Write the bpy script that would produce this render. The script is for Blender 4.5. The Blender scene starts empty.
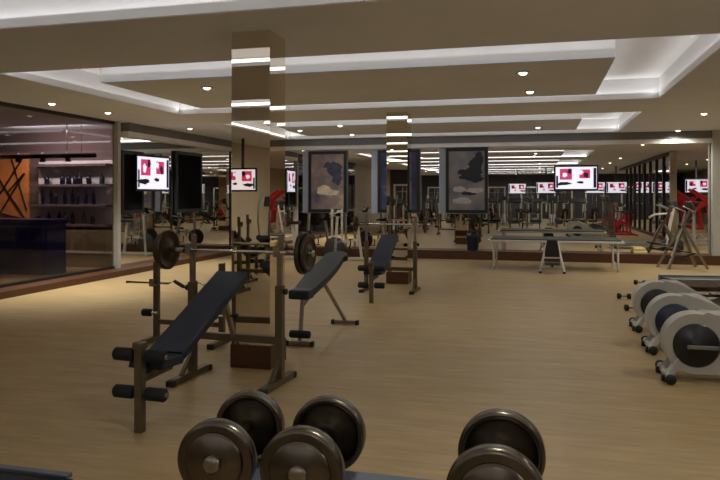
import bpy, bmesh, math, random
from mathutils import Vector, Matrix, Euler
random.seed(7)
C = bpy.context.scene.collection
PI = math.pi
# ---------------------------------------------------------------- camera model
F, HOR, YAW = 680.0, 196.0, math.radians(14.8)
HC, CE = 1.539, 3.01
cY, sY = math.cos(YAW), math.sin(YAW)
def at(px, py, z):
    """room point at height z that the photograph shows at pixel (px, py)"""
    u = (px-360)/F; v = (HOR-py)/F; d = (z-HC)/v; xc = u*d
    return (cY*xc - sY*d, sY*xc + cY*d)
def atY(px, Y):
    return math.tan(math.atan((px-360)/F) - YAW)*Y

# ---------------------------------------------------------------- materials
def lin(c):
    return tuple(((x/255)/12.92 if x/255 <= .04045 else ((x/255+.055)/1.055)**2.4) for x in c) + (1,)
def mat(name, rgb, rough=.5, metal=0, vary=.12, scale=6, emit=None, estr=0, bump=0, stretch=None, coat=0, spec=.5):
    m = bpy.data.materials.new(name); m.use_nodes = True
    nt = m.node_tree; b = nt.nodes['Principled BSDF']
    b.inputs['Roughness'].default_value = rough; b.inputs['Metallic'].default_value = metal
    b.inputs['Specular IOR Level'].default_value = spec
    if coat: b.inputs['Coat Weight'].default_value = coat
    c = lin(rgb)
    tc = nt.nodes.new('ShaderNodeTexCoord'); no = nt.nodes.new('ShaderNodeTexNoise')
    no.inputs['Scale'].default_value = scale; no.inputs['Detail'].default_value = 3
    if stretch:
        mp = nt.nodes.new('ShaderNodeMapping'); mp.inputs['Scale'].default_value = stretch
        nt.links.new(tc.outputs['Object'], mp.inputs['Vector']); nt.links.new(mp.outputs['Vector'], no.inputs['Vector'])
    else:
        nt.links.new(tc.outputs['Object'], no.inputs['Vector'])
    r = nt.nodes.new('ShaderNodeValToRGB')
    r.color_ramp.elements[0].position = .3; r.color_ramp.elements[1].position = .7
    r.color_ramp.elements[0].color = tuple(x*(1-vary) for x in c[:3])+(1,)
    r.color_ramp.elements[1].color = tuple(min(1, x*(1+vary)) for x in c[:3])+(1,)
    nt.links.new(no.outputs['Fac'], r.inputs['Fac']); nt.links.new(r.outputs['Color'], b.inputs['Base Color'])
    if emit:
        b.inputs['Emission Color'].default_value = lin(emit); b.inputs['Emission Strength'].default_value = estr
    if bump:
        bp = nt.nodes.new('ShaderNodeBump'); bp.inputs['Strength'].default_value = bump
        nt.links.new(no.outputs['Fac'], bp.inputs['Height']); nt.links.new(bp.outputs['Normal'], b.inputs['Normal'])
    return m
def mirror_mat(name, rgb, rough=.01):
    m = bpy.data.materials.new(name); m.use_nodes = True
    b = m.node_tree.nodes['Principled BSDF']
    b.inputs['Base Color'].default_value = lin(rgb); b.inputs['Metallic'].default_value = 1; b.inputs['Roughness'].default_value = rough
    return m
def glass_mat(name, tint, refl):
    m = bpy.data.materials.new(name); m.use_nodes = True; nt = m.node_tree; nt.nodes.clear()
    o = nt.nodes.new('ShaderNodeOutputMaterial'); t = nt.nodes.new('ShaderNodeBsdfTransparent'); g = nt.nodes.new('ShaderNodeBsdfGlossy')
    x = nt.nodes.new('ShaderNodeMixShader'); t.inputs['Color'].default_value = tint; g.inputs['Roughness'].default_value = .02
    fr = nt.nodes.new('ShaderNodeLayerWeight'); fr.inputs['Blend'].default_value = .5
    pw = nt.nodes.new('ShaderNodeMath'); pw.operation = 'POWER'; pw.inputs[1].default_value = 4
    mu = nt.nodes.new('ShaderNodeMath'); mu.operation = 'MULTIPLY_ADD'; mu.inputs[1].default_value = refl; mu.inputs[2].default_value = .03
    nt.links.new(fr.outputs['Facing'], pw.inputs[0]); nt.links.new(pw.outputs[0], mu.inputs[0]); nt.links.new(mu.outputs[0], x.inputs[0])
    nt.links.new(t.outputs[0], x.inputs[1]); nt.links.new(g.outputs[0], x.inputs[2]); nt.links.new(x.outputs[0], o.inputs[0])
    return m

def floor_mat():
    m = mat('floor_wood', (162, 138, 100), .42, vary=.1, scale=2.2, stretch=(.5, 3, 1), spec=.3)
    nt = m.node_tree; b = nt.nodes['Principled BSDF']; r = [n for n in nt.nodes if n.type == 'VALTORGB'][0]
    tc = [n for n in nt.nodes if n.type == 'TEX_COORD'][0]
    n2 = nt.nodes.new('ShaderNodeTexNoise'); n2.inputs['Scale'].default_value = 9; n2.inputs['Detail'].default_value = 6
    mp = nt.nodes.new('ShaderNodeMapping'); mp.inputs['Scale'].default_value = (.35, 2.4, 1)
    nt.links.new(tc.outputs['Object'], mp.inputs['Vector']); nt.links.new(mp.outputs['Vector'], n2.inputs['Vector'])
    mx = nt.nodes.new('ShaderNodeMixRGB'); mx.blend_type = 'OVERLAY'; mx.inputs['Fac'].default_value = .3
    nt.links.new(r.outputs['Color'], mx.inputs[1]); nt.links.new(n2.outputs['Fac'], mx.inputs[2]); nt.links.new(mx.outputs[0], b.inputs['Base Color'])
    return m

M = {}
M['floor'] = floor_mat()
M['ceiling'] = mat('ceiling_taupe_paint', (226, 231, 243), .8, vary=.03, scale=1.5)
M['white'] = mat('white_cove_paint', (232, 231, 230), .7, vary=.02, scale=2)
M['panel'] = mat('island_taupe_paint', (224, 229, 240), .8, vary=.03, scale=1.5)
M['wall'] = mat('taupe_wall', (206, 194, 174), .8, vary=.05, scale=1)
M['header'] = mat('grey_header', (112, 112, 114), .6, vary=.05, scale=2)
M['wood'] = mat('dark_red_wood', (76, 43, 20), .45, vary=.3, scale=5, stretch=(1, 1, 8))
M['mirror'] = mirror_mat('mirror_glass', (228, 226, 222))
M['colmirror'] = mirror_mat('column_mirror', (226, 216, 200))
M['steel'] = mat('satin_steel', (150, 142, 130), .32, 1, .08, 20)
M['post'] = mat('bronze_grey_powder_coat', (104, 92, 72), .42, .6, .1, 12)
M['chrome'] = mat('chrome', (205, 200, 190), .15, 1, .04, 10)
M['navy'] = mat('navy_vinyl', (14, 28, 50), .5, 0, .12, 40, bump=.05)
M['foam'] = mat('black_foam', (11, 12, 16), .75, 0, .2, 60, bump=.15)
M['black'] = mat('black_plastic', (20, 20, 21), .45, 0, .15, 20)
M['rubber'] = mat('black_rubber', (26, 25, 24), .7, 0, .2, 40)
M['iron'] = mat('cast_iron_plate', (72, 64, 52), .4, .75, .15, 15)
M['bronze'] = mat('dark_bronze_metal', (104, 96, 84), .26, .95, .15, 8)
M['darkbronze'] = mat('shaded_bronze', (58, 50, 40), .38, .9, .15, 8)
M['groove'] = mat('dumbbell_groove', (16, 13, 11), .4, .6, .1, 8)
M['shell'] = mat('pale_grey_shell', (176, 173, 166), .4, 0, .03, 8)
M['disc'] = mat('black_disc', (20, 21, 25), .35, 0, .1, 20)
M['dnavy'] = mat('navy_disc', (28, 32, 62), .35, 0, .1, 20)
M['grey'] = mat('mid_grey_plastic', (120, 118, 114), .45, 0, .08, 15)
M['dgrey'] = mat('dark_grey_plastic', (52, 53, 54), .5, 0, .1, 15)
M['bluegrey'] = mat('blue_grey_tray', (92, 98, 112), .4, .4, .08, 12)
M['red'] = mat('red_paint', (182, 30, 44), .4, 0, .15, 8)
M['tabletop'] = mat('dark_green_mat', (52, 60, 54), .6, 0, .12, 12)
M['paleframe'] = mat('pale_frame_paint', (206, 202, 192), .4, 0, .04, 10)
M['cream'] = mat('cream_reflection', (226, 204, 146), .9, 0, .08, 60, bump=.3)
M['barblue'] = mat('dark_blue_counter', (26, 36, 104), .35, 0, .1, 5)
M['orange'] = mat('orange_brown_plaster', (196, 122, 62), .8, 0, .25, 2.5)
M['olive'] = mat('olive_cabinet', (120, 104, 72), .6, 0, .08, 4)
M['barwall'] = mat('plum_grey_wall', (92, 74, 72), .8, 0, .08, 1)
M['backlit'] = mat('pale_back_panel', (206, 200, 205), .7, 0, .05, 6)
M['bottle'] = mat('dark_bottle_glass', (24, 20, 40), .15, 0, .2, 20)
M['bottlecap'] = mat('bottle_cap', (150, 120, 80), .4, .5, .1, 20)
M['glass'] = glass_mat('smoked_partition_glass', (.74, .70, .70, 1), .5)
M['paleblue'] = mat('pale_blue_board', (158, 170, 190), .5, 0, .04, 4)
M['lens'] = mat('lit_lamp_lens', (255, 244, 220), .5, emit=(255, 236, 205), estr=14)
M['trimring'] = mat('lamp_trim', (200, 190, 170), .4, 0, .03, 10)
M['scr_w'] = mat('screen_white', (20, 20, 20), .3, emit=(240, 236, 250), estr=3.0)
M['scr_r'] = mat('screen_magenta', (20, 10, 12), .3, emit=(214, 60, 110), estr=2.4)
M['scr_k'] = mat('screen_dark', (12, 12, 14), .3, emit=(40, 36, 60), estr=.6)

def picture_mat(name, cols, scale, seed, estr=0.0, rough=.3):
    """abstract cloudy picture printed on the poster"""
    m = bpy.data.materials.new(name); m.use_nodes = True; nt = m.node_tree; b = nt.nodes['Principled BSDF']
    tc = nt.nodes.new('ShaderNodeTexCoord'); mp = nt.nodes.new('ShaderNodeMapping'); mp.inputs['Location'].default_value = (seed, seed*.7, seed*1.3)
    n = nt.nodes.new('ShaderNodeTexNoise'); n.inputs['Scale'].default_value = scale; n.inputs['Detail'].default_value = 4
    r = nt.nodes.new('ShaderNodeValToRGB'); e = r.color_ramp.elements
    e[0].position = .28; e[0].color = lin(cols[0]); e[1].position = .72; e[1].color = lin(cols[-1])
    for i, c in enumerate(cols[1:-1]):
        k = e.new(.28 + .44*(i+1)/(len(cols)-1)); k.color = lin(c)
    nt.links.new(tc.outputs['Object'], mp.inputs[0]); nt.links.new(mp.outputs[0], n.inputs['Vector']); nt.links.new(n.outputs['Fac'], r.inputs['Fac'])
    nt.links.new(r.outputs['Color'], b.inputs['Base Color']); b.inputs['Roughness'].default_value = rough
    if estr:
        nt.links.new(r.outputs['Color'], b.inputs['Emission Color']); b.inputs['Emission Strength'].default_value = estr
    return m
M['pic_sky'] = picture_mat('poster_cloud_print', [(70, 76, 104), (118, 110, 126), (142, 126, 126), (158, 140, 134), (200, 182, 160)], 2.2, 1.7)
M['pic_plant'] = picture_mat('poster_plain_print', [(96, 98, 116), (124, 122, 130), (140, 134, 132), (156, 148, 146)], 2.0, 4.4)
M['pic_dark'] = picture_mat('poster_dark_print', [(5, 5, 7), (8, 8, 11), (12, 13, 20), (24, 28, 34)], 2.6, 9.1, rough=.9)
M['pic_dark'].node_tree.nodes['Principled BSDF'].inputs['Specular IOR Level'].default_value = .1
M['pic_blue'] = picture_mat('poster_blue_print', [(20, 26, 56), (40, 48, 92), (66, 74, 110), (150, 150, 170)], 2.0, 2.2)
M['ink'] = mat('poster_dark_ink', (30, 32, 46), .4, vary=.3, scale=14)
M['pale_ink'] = mat('poster_pale_ink', (190, 184, 190), .4, vary=.15, scale=10)
M['gold_ink'] = mat('poster_gold_ink', (222, 208, 184), .4, vary=.2, scale=9)

# ---------------------------------------------------------------- mesh helpers
class MB:
    def __init__(s): s.bm = bmesh.new(); s.mi = 0
    def _mark(s, faces, smooth=False):
        for f in faces: f.material_index = s.mi; f.smooth = smooth
        return s
    def slot(s, i): s.mi = i; return s
    def box(s, c, d, rot=None, bev=0):
        r = bmesh.ops.create_cube(s.bm, size=1)
        vs = r['verts']; mt = Matrix.Diagonal((d[0], d[1], d[2], 1))
        if rot: mt = Euler(rot).to_matrix().to_4x4() @ mt
        bmesh.ops.transform(s.bm, matrix=Matrix.Translation(c) @ mt, verts=vs)
        fs = set(f for v in vs for f in v.link_faces); s._mark(fs)
        if bev:
            es = list(set(e for v in vs for e in v.link_edges))
            q = bmesh.ops.bevel(s.bm, geom=es, offset=bev, segments=2, affect='EDGES', profile=.6)
            s._mark(q['faces'])
        return s
    def bar(s, a, b, w, h=None, bev=0):
        """square-section bar from a to b"""
        a = Vector(a); b = Vector(b); h = h or w; v = b-a; L = v.length
        q = v.to_track_quat('Z', 'Y').to_matrix().to_4x4()
        r = bmesh.ops.create_cube(s.bm, size=1); vs = r['verts']
        bmesh.ops.transform(s.bm, matrix=Matrix.Translation((a+b)/2) @ q @ Matrix.Diagonal((w, h, L, 1)), verts=vs)
        s._mark(set(f for v in vs for f in v.link_faces))
        if bev:
            es = list(set(e for v in vs for e in v.link_edges))
            s._mark(bmesh.ops.bevel(s.bm, geom=es, offset=bev, segments=2, affect='EDGES', profile=.6)['faces'])
        return s
    def lathe(s, prof, a, axis, seg=32):
        """prof: (radius, distance along axis) pairs, closed at both ends"""
        a = Vector(a); ax = Vector(axis).normalized(); q = ax.to_track_quat('Z', 'Y').to_matrix()
        rings = []
        for r, t in prof:
            if r < 1e-6: rings.append([s.bm.verts.new(a+ax*t)])
            else: rings.append([s.bm.verts.new(a+ax*t+q @ Vector((r*math.cos(2*PI*k/seg), r*math.sin(2*PI*k/seg), 0))) for k in range(seg)])
        fs = []
        for A, B in zip(rings, rings[1:]):
            if len(A) == 1 and len(B) == 1: continue
            for k in range(seg):
                j = (k+1) % seg
                if len(A) == 1: fs.append(s.bm.faces.new((A[0], B[j], B[k])))
                elif len(B) == 1: fs.append(s.bm.faces.new((A[k], A[j], B[0])))
                else: fs.append(s.bm.faces.new((A[k], A[j], B[j], B[k])))
        for A, flip in ((rings[0], True), (rings[-1], False)):
            if len(A) > 1: fs.append(s.bm.faces.new(A[::-1] if flip else A))
        s._mark(fs, True); return s
    def cyl(s, a, b, r, seg=20, bev=0):
        a = Vector(a); b = Vector(b); L = (b-a).length
        e = bev or min(r*.15, L*.2)
        return s.lathe([(r-e, 0), (r, e), (r, L-e), (r-e, L)], a, b-a, seg)
    def tube(s, pts, r, seg=10):
        pts = [Vector(p) for p in pts]; rings = []
        for i, p in enumerate(pts):
            d = (pts[min(i+1, len(pts)-1)]-pts[max(i-1, 0)]).normalized()
            q = d.to_track_quat('Z', 'Y').to_matrix()
            rings.append([s.bm.verts.new(p+q @ Vector((r*math.cos(2*PI*k/seg), r*math.sin(2*PI*k/seg), 0))) for k in range(seg)])
        fs = []
        for A, B in zip(rings, rings[1:]):
            # align B to A
            o = min(range(seg), key=lambda o: (B[o].co-A[0].co-(B[o].co-A[0].co).project((pts[-1]-pts[0]))).length if False else (B[o].co-A[0].co).length)
            B2 = B[o:]+B[:o]; B[:] = B2
            for k in range(seg):
                j = (k+1) % seg; fs.append(s.bm.faces.new((A[k], A[j], B[j], B[k])))
        fs.append(s.bm.faces.new(rings[0][::-1])); fs.append(s.bm.faces.new(rings[-1]))
        s._mark(fs, True); return s
    def prism(s, poly, y0, y1, bev=0, plane='xz'):
        """polygon (x, z) extruded along y"""
        def pt(p, y): return (p[0], y, p[1]) if plane == 'xz' else ((y, p[0], p[1]) if plane == 'yz' else (p[0], p[1], y))
        A = [s.bm.verts.new(pt(p, y0)) for p in poly]; B = [s.bm.verts.new(pt(p, y1)) for p in poly]
        n = len(poly); fs = [s.bm.faces.new(A), s.bm.faces.new(B[::-1])]
        for k in range(n):
            j = (k+1) % n; fs.append(s.bm.faces.new((A[k], B[k], B[j], A[j])))
        s._mark(fs)
        if bev:
            es = [e for f in fs[:2] for e in f.edges]
            s._mark(bmesh.ops.bevel(s.bm, geom=es, offset=bev, segments=3, affect='EDGES', profile=.5)['faces'], True)
        return s
    def ball(s, c, r, sc=(1, 1, 1)):
        q = bmesh.ops.create_uvsphere(s.bm, u_segments=14, v_segments=9, radius=r)
        bmesh.ops.transform(s.bm, matrix=Matrix.Translation(c) @ Matrix.Diagonal((*sc, 1)), verts=q['verts'])
        s._mark(set(f for v in q['verts'] for f in v.link_faces), True); return s
    def build(s, name, m, parent=None):
        bmesh.ops.recalc_face_normals(s.bm, faces=s.bm.faces[:])
        me = bpy.data.meshes.new(name); s.bm.to_mesh(me); s.bm.free()
        for x in (m if isinstance(m, (list, tuple)) else [m]): me.materials.append(x)
        o = bpy.data.objects.new(name, me); C.objects.link(o)
        if parent: o.parent = parent
        return o
def thing(name, label, cat, loc=(0, 0, 0), rz=0, group=None):
    o = bpy.data.objects.new(name, None); C.objects.link(o); o.empty_display_size = .1
    o.location = loc; o.rotation_euler = (0, 0, rz); o['label'] = label; o['category'] = cat
    if group: o['group'] = group
    return o
def tag(o, label, cat, group=None):
    o['label'] = label; o['category'] = cat
    if group: o['group'] = group
    return o
def struct(o): o['kind'] = 'structure'; return o
def dup(root, loc, rz=None, label=None, group=None):
    def cp(o, par):
        c = o.copy(); C.objects.link(c)
        if par: c.parent = par
        for ch in list(o.children): cp(ch, c)
        return c
    r = cp(root, None); r.location = loc
    if rz is not None: r.rotation_euler = (0, 0, rz)
    if label: r['label'] = label
    if group: r['group'] = group
    elif 'group' in r: del r['group']
    return r

# ================================================================ the setting
XL, XR, YB, YF = -8.1, 4.2, 16.9, -14.0     # mirror wall left, mirror wall right, mirror wall ahead, wall behind the camera
XA = 9.0                                    # far side of the alcove on the right
XJ, YJ0, YJ1 = -12.3, 4.0, 13.0             # juice bar behind the glass
struct(MB().box(((XJ+XA)/2, (YF+YB)/2+.1, -.05), (XA-XJ+.4, YB-YF+.6, .1)).build('floor', M['floor']))

CX0, CX1 = -6.3, 1.75
coffers = [(-11.35, -7.1), (-5.3, -1.05), (.75, 5.0), (6.78, 11.05), (12.72, 16.62)]
TH = .34
m = MB()
y = YF-.2; XW0, XW1 = XJ-.2, XA+.2
for a, b in coffers:
    m.box(((XW0+XW1)/2, (y+a)/2, CE+TH/2), (XW1-XW0, a-y, TH)); y = b
m.box(((XW0+XW1)/2, (y+YB+.2)/2, CE+TH/2), (XW1-XW0, YB+.2-y, TH))
for a, b in coffers:
    m.box(((XW0+CX0)/2, (a+b)/2, CE+TH/2), (CX0-XW0, b-a, TH))
    m.box(((XW1+CX1)/2, (a+b)/2, CE+TH/2), (XW1-CX1, b-a, TH))
struct(m.build('ceiling', M['ceiling']))
n = 0
isl = [(-10.45, -7.95), (-4.4, -1.9), (1.62, 4.12), (7.66, 10.38), (13.6, 15.78)]
for (a, b), (ia, ib) in zip(coffers, isl):
    n += 1
    e = .02
    k = MB()     # white lining of the recess
    k.box(((CX0+CX1)/2, (a+b)/2, CE+TH-.01), (CX1-CX0, b-a, .04))
    k.box((CX0+e/2, (a+b)/2, CE+TH/2+.002), (e, b-a, TH-.004)); k.box((CX1-e/2, (a+b)/2, CE+TH/2+.002), (e, b-a, TH-.004))
    k.box(((CX0+CX1)/2, a+e/2, CE+TH/2+.002), (CX1-CX0, e, TH-.004)); k.box(((CX0+CX1)/2, b-e/2, CE+TH/2+.002), (CX1-CX0, e, TH-.004))
    struct(k.build('trim_%d' % n, M['white']))
    n += 1
    ix0, ix1 = -5.5, .78
    k = MB().slot(0).box(((ix0+ix1)/2, (ia+ib)/2, CE+.02), (ix1-ix0, ib-ia, .04)).slot(1).box(((ix0+ix1)/2, (ia+ib)/2, CE+.12), (ix1-ix0-.004, ib-ia-.004, .16)).box(((ix0+ix1)/2, (ia+ib)/2, CE+.25), (ix1-ix0-1.9, ib-ia-1.9, .14))
    struct(k.build('trim_%d' % n, [M['panel'], M['white']]))

# walls
struct(MB().box(((XW0+XW1)/2, YF-.05, CE/2), (XW1-XW0, .1, CE)).build('wall_rear', mat('dark_slate_wall', (60, 58, 66), .8, vary=.05, scale=1)))
struct(MB().box(((XL+XR-.4)/2, YB+.06, CE/2), (XR-.45-XL, .08, CE)).build('wall_front', M['mirror']))
struct(MB().box(((XR-.4+XA)/2+.03, YB+.06, CE/2), (XA-XR+.4, .08, CE)).build('wall_alcove', M['wall']))
struct(MB().box((XL-.05, (11.84+YB)/2, CE/2), (.08, YB-11.84, CE)).build('wall_left', M['mirror']))
struct(MB().box((XL-.05, (YF+YJ0)/2, CE/2), (.08, YJ0-YF, CE)).build('wall_left_rear', M['wall']))
struct(MB().box((XA+.05, (YF+YB)/2, CE/2), (.1, YB-YF, CE)).build('wall_far_right', M['wall']))
struct(MB().box((XR+.06, (YF+9.5)/2, CE/2), (.08, 9.5-YF, CE)).build('wall_right', M['mirror']))
k = MB()
yy = 9.5
while yy > -4:
    k.box((XR-.005, yy, CE/2-.05), (.05, .09, CE-.1)); yy -= 1.5
k.box((XR-.02, (9.5-5)/2, CE-.06), (.1, 14.5, .1))
struct(k.build('trim_20', M['black']))
struct(MB().box((XR+.02, 9.68, CE/2), (.2, .22, CE)).build('trim_21', M['chrome']))
struct(MB().box((atY(716, 16.75), 16.78, CE/2), (.16, .16, CE)).build('trim_22', M['shell']))
# header above the mirrors, plinths below
struct(MB().box(((XL+XR-.4)/2, YB-.07, CE-.085), (XR-.45-XL, .16, .17)).build('trim_23', M['header']))
struct(MB().box(((XL+XR-.4)/2, YB-.06, CE-.22), (XR-.45-XL, .14, .1)).build('trim_27', M['white']))
struct(MB().box((XL+.07, (11.9+YB)/2, CE-.085), (.16, YB-11.9-.2, .17)).build('trim_24', M['header']))
struct(MB().box((XL+.06, (11.9+YB)/2, CE-.22), (.14, YB-11.9-.2, .1)).build('trim_28', M['white']))
struct(MB().box(((XL+XA)/2, YB-.15, .105), (XA-XL, .34, .21), bev=.008).build('baseboard_front', M['wood']))
struct(MB().box((XL+.13, (YJ0+YB)/2, .055), (.46, YB-YJ0-.3, .11), bev=.008).build('baseboard_left', M['wood']))
struct(MB().box((XR+.0, (YF+9.4)/2, .06), (.12, 9.3-YF, .12)).build('baseboard_right', M['wood']))
# glass partition and its posts
struct(MB().box((XL-.03, (YJ0+11.72)/2, (.11+CE)/2), (.02, 11.72-YJ0, CE-.11)).build('window_1', M['glass']))
struct(MB().box((XL-.0, 11.79, CE/2+.05), (.12, .1, CE-.12)).build('trim_25', M['shell']))
struct(MB().box((XL-.03, (YJ0+11.72)/2, CE-.03), (.07, 11.72-YJ0, .06)).box((XL-.03, (YJ0+11.72)/2, .13), (.07, 11.72-YJ0, .05)).build('trim_26', M['black']))

# ================================================================ juice bar room behind the glass
struct(MB().box((XJ-.05, (YJ0+YJ1)/2, CE/2), (.1, YJ1-YJ0, CE)).build('wall_juice_bar_side', M['barwall']))
struct(MB().box(((XJ+XL)/2-.1, YJ1+.05, CE/2), (XL-XJ-.1, .1, CE)).build('wall_juice_bar_end', M['barwall']))
struct(MB().box(((XJ+XL)/2-.1, YJ0-.05, CE/2), (XL-XJ-.1, .1, CE)).build('wall_juice_bar_rear', M['barwall']))
t = thing('wall_art_panel', 'orange brown wall panel with black zigzag bars beside the bottle shelves', 'wall panel', (-11.72, YJ1-.03, 0))
MB().box((0, 0, 1.45), (1.1, .05, 2.1)).build('panel', M['orange'], t)
k = MB()
pts = [(-.5, 2.3), (.0, 1.62), (.45, 2.05), (-.2, 1.15), (.5, 1.0), (.0, 1.62)]
for a, b in zip(pts, pts[1:]): k.bar((a[0], -.05, a[1]), (b[0], -.05, b[1]), .025)
k.bar((-.5, -.05, 1.2), (.45, -.05, 2.45), .025); k.bar((.1, -.05, 2.4), (.52, -.05, 1.2), .025); k.build('zigzag_bar', M['black'], t)

cxr, cyr = at(66, 220, 1.08)
t = thing('bar_counter', 'dark blue juice bar counter behind the glass partition', 'counter', (cxr-1.72, cyr, 0))
MB().box((0, .3, .52), (2.54, .55, 1.04), bev=.01).build('body', M['barblue'], t)
MB().box((.04, .3, 1.06), (2.7, .68, .05), bev=.01).build('worktop', M['barblue'], t)
k = MB()
for i in range(4): k.box((-.93+.62*i, .02, .55), (.52, .03, .78), bev=.008)
k.build('front_panel', M['barblue'], t)

sx0, sx1 = atY(31, YJ1-.3), atY(106, YJ1-.3)
scx, sw = (sx0+sx1)/2, sx1-sx0
ledges = (.93, 1.36, 1.8, 2.24)
o = MB().box((0, 0, 1.62), (sw, .06, 1.4)).build('back_panel', M['backlit']); o.location = (scx, YJ1-.035, 0)
tag(o, 'pale lit panel behind the bottles above the olive cabinet', 'wall panel')
names = {0: 'lowest', 1: 'second', 2: 'third', 3: 'topmost empty'}
for i, z in enumerate(ledges):
    o = MB().box((0, 0, -.03), (sw+.04, .28, .056), bev=.004).build('wall_shelf', M['barwall']); o.location = (scx, YJ1-.2, z)
    tag(o, 'plum grey shelf ledge, %s from below behind the juice bar' % names[i], 'shelf')
t = thing('low_cabinet', 'olive low cabinet with a pale stripe under the bottle shelves', 'cabinet', (scx, YJ1-.19, 0))
MB().box((0, 0, .4), (sw+.5, .3, .8), bev=.01).build('body', M['olive'], t)
MB().box((0, -.155, .33), (sw+.5, .012, .05)).build('stripe', M['backlit'], t)
def bottle_proto(h, r, name, label):
    o = MB().lathe([(r*.8, 0), (r, .01), (r, h*.58), (r*.75, h*.68), (r*.34, h*.76), (r*.32, h*.94), (0, h*.94)], (0, 0, 0), (0, 0, 1), 14).build(name, M['bottle'])
    c = MB().cyl((0, 0, h*.93), (0, 0, h), r*.38, 10).build('cap', M['bottlecap'], o)
    return o
names = {0: 'lowest', 1: 'second', 2: 'third'}
first = None; protos = {}
spots = [[.07, .2, .33, .44, .52, .66, .8], [.12, .22, .31, .42, .51, .6, .7, .79], [.16, .40, .47, .55, .63, .74, .9]]
for r_, z in enumerate(ledges[:3]):
    for i, fx in enumerate(spots[r_]):
        key = (i*3+r_) % 3
        loc = (sx0+fx*sw, YJ1-.2+.03*((i*7+r_) % 3-1), z-.001)
        lab = 'small dark bottle standing on the %s ledge of the bottle shelves' % names[r_]
        if key not in protos:
            protos[key] = bottle_proto((.27, .32, .23)[key], (.045, .04, .055)[key], 'bottle', lab); o = protos[key]
        else:
            o = protos[key].copy(); C.objects.link(o)
            for ch in protos[key].children:
                cc = ch.copy(); C.objects.link(cc); cc.parent = o
        o.location = loc; tag(o, lab, 'bottle', 'bottles on the %s ledge' % names[r_])
t = thing('pendant_rail_lamp', 'black bar lamp hung on two wires above the juice bar counter', 'lamp', (cxr-.85, cyr+.75, 2.36))
MB().box((-.2, 0, 0), (2.3, .09, .09), bev=.01).build('rail', M['black'], t)
for x in (.28, .62): MB().cyl((x, 0, .04), (x, 0, CE-2.36), .006, 6).build('wire', M['dgrey'], t)
for x in (-.9, -.3, .3): MB().lathe([(.02, .1), (.05, .04), (.055, -.1), (.045, -.1), (0, -.02)], (x, 0, -.02), (0, 0, 1), 14).build('lamp_head', M['black'], t)

# ================================================================ mirrored columns
def column(x0, yf, label, w=.37):
    t = thing('column', label, 'column', (x0+w/2, yf+w/2, 0))
    MB().box((0, 0, (.21+CE)/2), (w, w, CE-.21)).build('mirror_cladding', M['colmirror'], t)
    MB().box((0, 0, .105), (w+.02, w+.02, .21), bev=.006).build('plinth', M['wood'], t)
    return t
column(-2.68, 5.62, 'square mirror clad column behind the nearest weight bench')
column(-2.6, 11.68, 'square mirror clad column farther back near the posters')

# ================================================================ strength equipment
def multi_bench(label, loc, rz=0, group=None):
    t = thing('weight_bench', label, 'weight bench', loc, rz, group)
    MB().box((0, 0, .27), (.055, .055, .54), bev=.005).box((0, 0, .565), (.075, .075, .05), bev=.012).build('leg_post', M['post'], t)
    for z in (.5, .255):
        MB().cyl((-.2, -.0, z), (.2, -.0, z), .013, 10).build('roller_axle', M['chrome'], t)
        for sgn in (-1, 1):
            r = MB().cyl((sgn*.045, 0, z), (sgn*.195, 0, z), .043, 22, .012).build('foam_roller', M['foam'], t)
            MB().cyl((sgn*.193, 0, z), (sgn*.203, 0, z), .018, 12).build('end_cap', M['steel'], r)
    # seat + backrest
    k = MB(); k.prism([(.05, .40), (.3, .385), (.34, .44), (.32, .455), (.07, .455)], -.135, .135, .015, 'yz'); k.build('seat', M['navy'], t)
    a = Vector((0, .30, .44)); b = Vector((0, 1.25, .89))
    d = (b-a).normalized(); nrm = Vector((0, -d.z, d.y)).normalized()
    poly = []
    for q, o in ((a, -.03), (b, -.03), (b, .03), (a, .03)):
        p = q+nrm*o; poly.append((p.y, p.z))
    MB().prism(poly, -.145, .145, .016, 'yz').build('backrest', M['navy'], t)
    k = MB(); k.bar((0, .02, .35), (0, .34, .36), .055, .055, .005); k.bar((0, .3, .36), (0, 1.12, .755), .05, .05, .005); k.build('frame_beam', M['post'], t)
    MB().bar((0, 1.27, .38), (0, 1.1, .74), .035, .035).bar((-.09, 1.1, .765), (.09, 1.1, .765), .03).build('support_strut', M['steel'], t)
    MB().ball((.07, 1.18, .56), .025).cyl((0, 1.18, .56), (.07, 1.18, .56), .008, 8).build('adjust_knob', M['black'], t)
    MB().box((0, 1.3, .36), (.8, .05, .06), bev=.004).build('cross_bar', M['post'], t)
    for sgn in (-1, 1):
        MB().box((sgn*.405, 1.3, .42), (.062, .062, .78), bev=.004).build('upright', M['post'], t)
        u = MB().box((sgn*.405, 1.3, .94), (.04, .04, .3), bev=.003).build('inner_post', M['steel'], t)
        MB().box((sgn*.405, 1.27, 1.055), (.05, .09, .02)).box((sgn*.405, 1.225, 1.09), (.05, .014, .07)).box((sgn*.405, 1.32, 1.13), (.05, .014, .16)).build('bar_hook', M['steel'], t)
        MB().cyl((sgn*.44, 1.3, .76), (sgn*.47, 1.3, .76), .025, 12).build('pin_knob', M['black'], t)
        f = MB().box((sgn*.405, 1.26, .03), (.062, .56, .05), bev=.008).bar((sgn*.405, 1.12, .05), (sgn*.405, 1.28, .2), .03).build('foot', M['post'], t)
        for yy in (.975, 1.545): MB().box((sgn*.405, yy, .024), (.075, .05, .048), bev=.008).build('rubber_cap', M['rubber'], f)
    return t
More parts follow.
